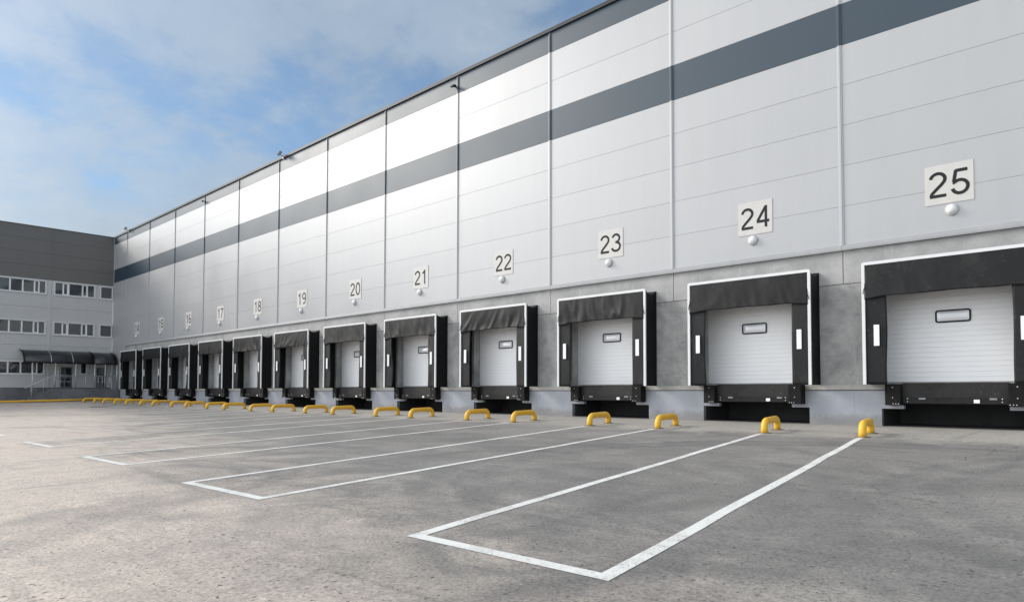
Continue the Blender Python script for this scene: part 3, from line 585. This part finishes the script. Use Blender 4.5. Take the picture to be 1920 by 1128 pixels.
def leveller():
    t = empty('dock_leveller')
    mb = MB(); mb.box(-1.05, 1.08, -0.13, -0.095, 0.70, 1.03); mb.box(-1.05, 1.08, -0.13, 0.295, 1.031, 1.055); mb.build('lip_plate', M_tread, t)
    mb = MB(); mb.extr_x([(-0.155, 0.555), (-0.165, 0.57), (-0.165, 0.695), (-0.14, 0.699), (-0.095, 0.699), (-0.095, 0.555)], -1.04, 1.07); bar = mb.build('front_bar', M_steel_black, t)
    for x in (-0.62, 0.80):
        mb = MB(); mb.box(x-0.07, x+0.07, -0.172, -0.1655, 0.66, 0.70) if True else None; mb.build('hinge_plate', M_greyplate, bar)
    mb = MB(); mb.box(0.425, 0.54, -0.171, -0.1655, 0.585, 0.665); mb.build('sticker', M_refl, bar)
    mb = MB()
    for x in (-0.93, 0.97):
        for z in (0.61, 0.68): mb.lathe([(0.013, -0.012), (0.010, -0.016), (0.0, -0.018)], (x, -0.163, z), seg=8); mb.lathe([(0.013, 0.0), (0.013, -0.012)], (x, -0.163, z), seg=8)
    mb.build('bolt', M_bolt, bar)
    for s, (a, b_) in ((-1, (-1.40, -1.055)), (1, (1.085, 1.44))):
        mb = MB(); mb.box(a, b_, -0.29, -0.013, 0.52, 1.028); o = mb.build('bumper', M_bumper, t, bevel=0.012)
        mb = MB()
        for q in range(3):
            x = (b_-0.04-q*0.06) if s < 0 else (a+0.04+q*0.06); mb.lathe([(0.012, 0.0), (0.012, -0.008), (0.008, -0.013), (0.0, -0.014)], (x, -0.29, 0.555), seg=8)
        mb.lathe([(0.012, 0.0), (0.012, -0.005), (0.0, -0.006)], ((a+b_)/2, -0.29, 0.70), seg=8)
        mb.lathe([(0.014, 0.0), (0.014, -0.005), (0.0, -0.006)], ((a+b_)/2, -0.29, 0.95), seg=8)
        mb.build('bolt', M_bolt, o)
    return t
def copy_tree(o, parent=None):
    c = o.copy(); col.objects.link(c)
    if parent is not None: c.parent = parent
    for ch in list(o.children): copy_tree(ch, c)
    return c
lev = leveller()
levs = [lev] + [copy_tree(lev) for _ in DOCKS[1:]]
for o, n in zip(levs, DOCKS):
    o.location = (cx(n), 0, 0); tag(o, 'black steel dock leveller with rubber bumpers under door %d' % n, 'dock leveller', 'dock levellers under the loading doors')

# ---------------------------------------------------------------- numbers and lamps
def arcp(cx_, cy, rx, ry, a0, a1, n=14): return [(cx_+rx*math.cos(R(a0+(a1-a0)*i/n)), cy+ry*math.sin(R(a0+(a1-a0)*i/n))) for i in range(n+1)]
GLYPH = {   # centre lines in a 0.56 x 1.0 box
 '0': [arcp(.28, .5, .22, .445, 0, 360, 30)],
 '1': [[(.12, .76), (.22, .82), (.32, .955)], [(.335, 1.0), (.335, 0.0)]],
 '2': [arcp(.285, .715, .215, .23, 172, -28, 16) + [(.40, .50), (.22, .30), (.11, .17), (.075, .055)], [(.04, .055), (.53, .055)]],
 '3': [arcp(.27, .735, .20, .21, 165, -80, 16) + [(.24, .525)], [(.24, .525)] + arcp(.27, .285, .235, .235, 85, -165, 18)],
 '4': [[(.41, 1.0), (.41, 0.0)], [(.40, .955), (.06, .31)], [(.03, .285), (.545, .285)]],
 '5': [[(.50, .94), (.15, .94)], [(.165, .97), (.10, .50)], [(.095, .49)] + arcp(.28, .305, .225, .255, 140, -168, 20)],
 '6': [arcp(.295, .50, .225, .445, 62, 190, 16), arcp(.285, .295, .215, .245, 0, 360, 26)],
 '7': [[(.04, .935), (.52, .935)], [(.50, .93), (.36, .70), (.27, .46), (.215, .22), (.20, 0.0)]],
 '8': [arcp(.28, .74, .185, .205, 0, 360, 24), arcp(.28, .29, .22, .235, 0, 360, 26)],
 '9': [arcp(.265, .50, .225, .445, -118, 10, 16), arcp(.275, .705, .215, .245, 0, 360, 26)]}
def digits_mesh(txt):
    mb = MB(); H = 0.60; sx = 0.70; wd = 0.076; adv = 0.60*sx*1.09; tot = adv*(len(txt)-1)+0.56*sx
    for k, ch in enumerate(txt):
        for si, pl in enumerate(GLYPH[ch]):
            P = [Vector((x*sx + k*adv - tot/2, y*H - H/2, 0)) for x, y in pl]; lf = []; rt = []
            closed = (P[0]-P[-1]).length < 1e-4
            for i, p in enumerate(P):
                a = (P[-2] if closed and i == 0 else P[i-1]) if i or closed else None; b_ = (P[1] if closed and i == len(P)-1 else (P[i+1] if i < len(P)-1 else None))
                ta = (p-a).normalized() if a is not None else None; tb = (b_-p).normalized() if b_ is not None else None
                t = tb if ta is None else ta if tb is None else (ta+tb).normalized()
                n = Vector((-t.y, t.x, 0))*wd/2; lf.append(p+n); rt.append(p-n)
            d = -0.0125-0.0006*si
            for i in range(len(P)-1): mb.quad(*[(q.x, d, q.y) for q in (lf[i], rt[i], rt[i+1], lf[i+1])])
    me = bpy.data.meshes.new('number'); me.from_pydata(mb.v, [], mb.f); me.materials.append(M_digit); return me
for n in DOCKS:
    x = cx(n) + (0.11 if n < 25 else 0.0)
    t = empty('number_sign', (x, -0.034, 5.71)); tag(t, 'off-white square sign with the grey number %d on the silver wall' % n, 'sign', 'dock number signs')
    mb = MB(); mb.box(-0.5, 0.5, -0.010, 0.003, -0.465, 0.46); mb.build('plate', M_sign, t)
    me = digits_mesh(str(n)); o = link(bpy.data.objects.new('number', me), t)
M_ring = simple('lamp_ring', (0.55, 0.55, 0.55, 1), 0.4)
def lamp():
    t = empty('wall_lamp'); mb = MB(); mb.lathe([(0.138, 0.0), (0.138, -0.03), (0.122, -0.045), (0.104, -0.045)], (0, 0, 0)); mb.build('ring', M_ring, t)
    mb = MB(); pr = [(0.108*math.cos(a), -0.035-0.080*math.sin(a)) for a in [math.pi/2*i/8 for i in range(9)]]; mb.lathe(pr, (0, 0, 0)); mb.build('dome', M_glassdome, t); return t
lp = lamp(); lps = [lp] + [copy_tree(lp) for _ in DOCKS[1:]]
for o, n in zip(lps, DOCKS):
    o.location = (cx(n) + (0.04 if n < 25 else 0.05), -0.034, 5.08); tag(o, 'round white dome lamp just under the sign numbered %d' % n, 'wall lamp', 'dome lamps under the dock numbers')

# ---------------------------------------------------------------- yellow wheel guides
def hoop():
    t = empty('wheel_guide'); Lh, H, r, rad = 1.10, 0.262, 0.076, 0.17; pts = [(0, 0, -0.03), (0, 0, H-rad)]
    for i in range(1, 9): a = math.pi/2*i/8; pts.append((0, rad-rad*math.cos(a), H-rad+rad*math.sin(a)))
    pts += [(0, Lh*0.5, H)]
    for i in range(0, 9): a = math.pi/2*i/8; pts.append((0, Lh-rad+rad*math.sin(a), H-rad+rad*math.cos(a)))
    pts.append((0, Lh, -0.03)); mb = MB(); mb.tube(pts, r, 18); mb.build('hoop_tube', M_yel, t)
    for y in (0, Lh): mb = MB(); mb.lathe([(0.0, 0.010), (0.150, 0.010), (0.158, 0.0)], (0, y, 0.0), axis='z', seg=20); mb.build('base_plate', M_basepl, t)
    return t
hp = hoop(); hps = [hp] + [copy_tree(hp) for _ in HOOPX[1:]]
rnd = random.Random(3)
for i, (o, x) in enumerate(zip(hps, HOOPX)):
    o.location = (x, HY + rnd.uniform(-0.03, 0.03), gz(x, HY)); o.rotation_euler = (R(1.1), 0, R(8.5) + rnd.uniform(-0.02, 0.02))
    n, side = 25 - (i+1)//2, ('left' if i % 2 == 0 else 'right')
    tag(o, 'yellow pipe wheel guide at the %s side of dock %d' % (side, n), 'wheel guide', 'yellow wheel guides in front of the docks')

# ---------------------------------------------------------------- roof fittings
def floodlight(x, label):
    z = roofz(x); t = empty('floodlight', (x, -0.1, z)); tag(t, label, 'floodlight', 'floodlights on the warehouse roof edge')
    mb = MB(); mb.tube([(0, 0.1, -0.02), (0, -0.12, 0.04), (0, -0.20, 0.12)], 0.022, 8); mb.box(-0.05, 0.05, -0.02, 0.02, -0.12, 0.04); mb.build('bracket', M_greyplate, t)
    mb = MB(); mb.box(-0.15, 0.15, -0.07, 0.07, -0.10, 0.10); h = mb.build('housing', M_greyplate, t, bevel=0.02); h.location = (0, -0.22, 0.13); h.rotation_euler = (R(-35), 0, R(-8))
    mb = MB(); mb.box(-0.13, 0.13, -0.079, -0.0705, -0.08, 0.08); mb.build('lens', M_glass, h)
floodlight(-29.5, 'grey floodlight standing on the roof edge near mid wall')
floodlight(-54.6, 'grey floodlight on the roof edge beside the office corner')
def bullet(x, z, label):
    t = empty('camera', (x, -0.034, z)); t.name = 'security_camera'; tag(t, label, 'security camera', 'small cameras under the roof edge')
    mb = MB(); mb.lathe([(0.0, -0.03), (0.05, -0.03), (0.05, 0.0)], (0, 0, 0), seg=14); mb.build('wall_mount', M_greyplate, t)
    mb = MB(); mb.tube([(0, -0.03, 0), (0, -0.10, -0.03)], 0.02, 8); mb.tube([(-0.12, -0.12, 0.0), (0.15, -0.16, -0.07)], 0.055, 12); mb.build('housing', M_black, t)
bullet(-15.2, 13.33, 'small dark security camera on the top band above dock 21')
bullet(-40.1, 13.27, 'small dark security camera on the top band above dock 17')

# ---------------------------------------------------------------- office building
OX = -58.2
ob = empty('office_building', (OX, 0, 0)); tag(ob, 'grey office block with dark upper storey and white framed window rows', 'building')
OY = -30.0
WB = [(0.00, 0.27), (0.42, 0.58), (0.70, 1.0)]
def win(y0, y1, z0, z1, panes, trim=True):
    """panes: list of (a,b,narrow) as absolute y ranges"""
    x = -0.06
    mb = MB(); holes = [(a, b_, z0+0.045+(0.05 if nar else 0), z1-0.045-(0.05 if nar else 0)) for a, b_, nar in panes]
    slab_with_holes(mb, y0+0.03, y1-0.03, z0+0.03, z1-0.03, holes, x+0.02, 0.06, 'y'); f = mb.build('window', M_winframe, ob, merge=True)
    mb = MB()
    for a, b_, nar in panes:
        d = 0.05 if nar else 0; mb.quad((x-0.005, a-0.01, z0+0.035+d), (x-0.005, b_+0.01, z0+0.035+d), (x-0.005, b_+0.01, z1-0.035-d), (x-0.005, a-0.01, z1-0.035-d))
    mb.build('pane', M_glass, f, recalc=False)
    if trim:
        mb = MB(); slab_with_holes(mb, y0-0.05, y1+0.05, z0-0.07, z1+0.05, [(y0+0.03, y1-0.03, z0+0.03, z1-0.03)], 0.035, 0.09, 'y'); mb.box(0.0, 0.07, y0-0.06, y1+0.06, z0-0.085, z0-0.071); mb.build('window_trim', M_otrim, f, merge=True)
    return (y0, y1, z0, z1)
M_otrim = simple('office_trim', (0.74, 0.74, 0.74, 1), 0.4, 0.1, 0.04)
M_ocap = simple('office_cap', (0.16, 0.16, 0.165, 1), 0.4, 0.1, 0.04)
def build_office():
    holes = []
    rows = [(8.45, 9.42), (5.32, 6.27), (2.20, 3.12)]
    for ri, (z0, z1) in enumerate(rows):
        for off in (0, -5.6, -11.2):
            if ri < 2 or off < 0 or True:
                # window strip A : from the right pane leftwards
                y1 = -4.66+off; y0 = y1-5.1 if off == 0 else y1-5.1
                P = [(y1-0.41, y1-0.05, 0), (y1-0.68, y1-0.50, 1), (y1-1.42, y1-0.78, 0), (y1-2.20, y1-1.52, 0), (y1-2.98, y1-2.30, 0), (y1-3.24, y1-3.06, 1), (y1-3.98, y1-3.34, 0), (y1-4.25, y1-4.07, 1), (y1-5.05, y1-4.35, 0)]
                holes.append(win(y0, y1, z0, z1, P))
        if ri < 2:
            y0, y1 = -4.10, -1.38
            P = [(-4.05, -3.58, 0), (-3.48, -3.28, 1), (-3.12, -2.27, 0), (-2.17, -1.97, 1), (-1.85, -1.43, 0)]
            holes.append(win(y0, y1, z0, z1, P)); holes.append(win(-0.96, -0.10, z0, z1, [(-0.91, -0.15, 0)]))
    holes.append(win(-2.26, -1.80, 2.25, 3.12, [(-2.20, -1.86, 0)]))
    doors = [(-3.56, -2.78, 1.10, 2.78), (-1.14, -0.42, 1.10, 2.78)]
    holes = [(a+0.035, b_-0.035, c_+0.035, d-0.035) for a, b_, c_, d in holes]
    # light cladding below, dark above; joints are slots between courses
    mb = MB(); courses = [(1.14, 3.30), (3.30, 4.40), (4.40, 7.35), (7.35, 9.52)]
    for a, b_ in courses:
        for (u, w) in ((OY, -15.9), (-15.9, -10.1), (-10.1, -4.37), (-4.37, -0.034)):
            slab_with_holes(mb, u+0.005, w-0.005, a+0.006, b_-0.006, [h for h in holes if h[0] < w and h[1] > u and h[2] < b_ and h[3] > a] + doors, 0.0, 0.12, 'y')
    for a, b_ in ((9.52, 10.55), (10.55, 11.57), (11.57, 12.58), (12.58, 13.585)):
        for (u, w) in ((OY, -15.9), (-15.9, -10.1), (-10.1, -4.37), (-4.37, -0.034)): slab_with_holes(mb, u+0.005, w-0.005, a+0.006, b_-0.006, [h for h in holes if h[0] < w and h[1] > u and h[3] > a], 0.0, 0.12, 'y')
    mb.build('facade_panel', M_clad_office, ob)
    mb = MB(); mb.box(-0.30, -0.125, OY, -0.034, -0.4, 13.5); mb.build('inner_wall', M_dark, ob)
    mb = MB(); mb.box(-18, -0.31, OY, 0.0, 13.35, 13.55); mb.box(-18, -17.8, OY, 0.0, -0.4, 13.34); mb.box(-17.79, -0.31, OY, OY+0.2, -0.4, 13.34); mb.build('roof', M_clad_office, ob)
    mb = MB(); mb.box(-0.35, 0.05, OY, -0.034, 13.586, 13.62); mb.build('roof_edge', M_ocap, ob)
    mb = MB(); mb.box(-0.119, 0.03, OY, -4.6, -0.4, 1.135); mb.box(-0.119, -0.01, -4.6, -0.034, -0.4, 1.135); mb.build('plinth', M_conc_off, ob)
    for y in (-4.37, -10.1, -15.9): mb = MB(); mb.box(0.001, 0.03, y-0.05, y+0.05, 1.15, 13.57); mb.build('cover_strip', M_clad_office, ob)
    mb = MB(); mb.box(0.001, 0.035, -0.085, -0.036, 4.1, 9.5); mb.build('corner_trim', M_winframe, ob)
    for (y0, y1, z0, z1) in doors:
        mb = MB(); w = y1-y0; slab_with_holes(mb, y0, y1, z0, z1, [(y0+0.06, y0+0.22, z0+0.12, z0+0.80), (y0+0.06, y0+0.22, z0+0.95, z1-0.08), (y0+0.32, y1-0.08, z0+0.12, z0+0.80), (y0+0.32, y1-0.08, z0+0.95, z1-0.08)], -0.03, 0.05, 'y'); d = mb.build('door', M_darkframe, ob, merge=True)
        mb = MB(); mb.quad((-0.06, y0+0.03, z0+0.05), (-0.06, y1-0.03, z0+0.05), (-0.06, y1-0.03, z1-0.04), (-0.06, y0+0.03, z1-0.04)); mb.build('pane', M_glass, d, recalc=False)
        mb = MB(); mb.tube([(0.03, y0+0.36, z0+0.7), (0.03, y0+0.36, z0+1.15)], 0.014, 8); mb.tube([(0.03, y0+0.36, z0+0.75), (-0.03, y0+0.36, z0+0.75)], 0.010, 6); mb.tube([(0.03, y0+0.36, z0+1.1), (-0.03, y0+0.36, z0+1.1)], 0.010, 6); mb.build('handle', M_steel, d)
    for y, a, b_ in ((-3.72, 1.2, 2.95), (-0.14, 1.25, 2.8)):
        mb = MB(); mb.tube([(0.05, y, a), (0.05, y, b_)], 0.03, 10); mb.build('downpipe', M_otrim, ob)
build_office()

# entrance platform, stair, canopy, railings
PX = -56.1
plat = empty('entrance_platform', (PX, -4.55, 0)); tag(plat, 'dark concrete entrance platform with a side stair below the canopy', 'platform')
mb = MB(); mb.box(OX-PX+0.04, 0, 0, 4.48, -0.3, 1.05); mb.build('deck', M_conc_off, plat, bevel=0.01)
mb = MB(); ns = 6
for i in range(ns): mb.box(OX-PX+0.04, -0.003, -(i+1)*0.29, -i*0.29+0.001*i, -0.3, 1.05-(i+1)*0.155)
mb.build('stair', M_conc_off, plat)
cn = empty('canopy', (OX, -6.3, 3.0)); tag(cn, 'curved smoked canopy with pale ribs over the office entrance', 'canopy')
def arc(t): a = math.pi/2*t; return (0.05 + 1.65*math.sin(a), 0.02 + 1.0*math.cos(a)**1.0)
def sheet(y0, y1, dz, dx=0):
    mb = MB(); n = 14
    for i in range(n+1):
        x, z = arc(i/n)
        for y in (y0, y1): mb.v.append((x+dx, y, z+dz))
    for i in range(n): mb.f.append((2*i, 2*i+1, 2*i+3, 2*i+2)); mb.sm.append(True)
    o = mb.build('canopy_sheet', M_canopy, cn); s = o.modifiers.new('thick', 'SOLIDIFY'); s.thickness = 0.02; return o
sheet(0, 4.55, 0); sheet(4.60, 6.20, -0.03, 0.02)
for y in (0.05, 1.75, 3.15, 4.57, 6.12):
    mb = MB(); mb.tube([(arc(i/12)[0], y, arc(i/12)[1]+0.015) for i in range(13)], 0.022, 8); mb.build('rib', M_steel if 1 < y < 4 else M_black, cn)
mb = MB(); mb.tube([(1.70, 0, 0.0), (1.70, 6.2, 0.0)], 0.03, 8); mb.build('front_beam', M_black, cn)
def yat(px):   # along the canopy front: screen column of a post -> y (solved once, then plain numbers)
    return {60: -5.72, 104: -4.30, 143: -2.97, 178: -1.70, 197: -0.98, 225: -0.06}[px]
for px, base in ((60, 0.0), (104, 1.05), (143, 1.05), (178, 1.05), (197, 1.05)):
    y = yat(px)+6.3; mb = MB(); mb.tube([(1.70, y, (base if base else gz(-56.5, -5.7)-0.05)-3.0), (1.70, y, 0.0)], 0.035, 10); mb.build('post', M_steel, cn)
mb = MB(); mb.tube([(1.70, 6.14, 1.05-3.0), (1.70, 6.14, 0.0)], 0.035, 10); mb.build('post', M_steel, cn)
hr = empty('handrail', (PX-0.05, -4.55, 1.05)); tag(hr, 'slim steel handrail running up the stair and along the platform edge', 'handrail')
mb = MB(); mb.tube([(0, -1.70, 0.02), (0, 0.0, 0.97), (0, 0.1, 1.0), (0, 4.40, 1.0)], 0.024, 8); mb.build('top_rail', M_steel, hr)
mb = MB(); mb.tube([(0, 0.1, 0.55), (0, 4.40, 0.55)], 0.010, 6); mb.build('middle_rail', M_steel, hr)
for y, z in ((-1.30, -0.75), (-0.55, -0.35)): mb = MB(); mb.tube([(0, y, z), (0, y, 0.97+y*0.56)], 0.018, 8); mb.build('post', M_steel, hr)
for y in (0.1, 1.30, 2.15, 3.0, 3.28, 3.45, 3.80): mb = MB(); mb.tube([(0, y, 0), (0, y, 1.0)], 0.018, 8); mb.build('post', M_steel, hr)
# long low yellow pipe along the foot of the office
bp_ = empty('barrier_pipe', (-54.9, -18, 0)); tag(bp_, 'long low yellow pipe barrier along the foot of the office block', 'barrier')
def zpipe(y): return gz(-54.9, y)+0.14
ys_ = [-34, -30, -26, -22, -18, -14, -10, -8, -6, -4, -2.2]
mb = MB(); mb.tube([(0, y+18, zpipe(y)) for y in ys_], 0.075, 12); mb.build('pipe', M_yel, bp_)
for y in (-30, -26, -22, -18, -14, -10, -6.5, -2.6): mb = MB(); mb.tube([(0, y+18, gz(-54.9, y)-0.02), (0, y+18, zpipe(y)-0.05)], 0.04, 8); mb.build('foot', M_yel, bp_)
# manhole
MHX, MHY = -39.6, -5.9
mh = empty('manhole_cover', (MHX, MHY, gz(MHX, MHY))); tag(mh, 'rusty round manhole cover in the asphalt near the far wheel guides', 'manhole cover')
mb = MB(); mb.lathe([(0.0, 0.012), (0.36, 0.012), (0.37, 0.006)], (0, 0, 0), axis='z', seg=28); mb.build('lid', M_iron, mh)
mb = MB(); mb.lathe([(0.375, 0.004), (0.375, 0.016), (0.45, 0.016), (0.47, 0.001)], (0, 0, 0), axis='z', seg=28); mb.build('rim', M_iron, mh)
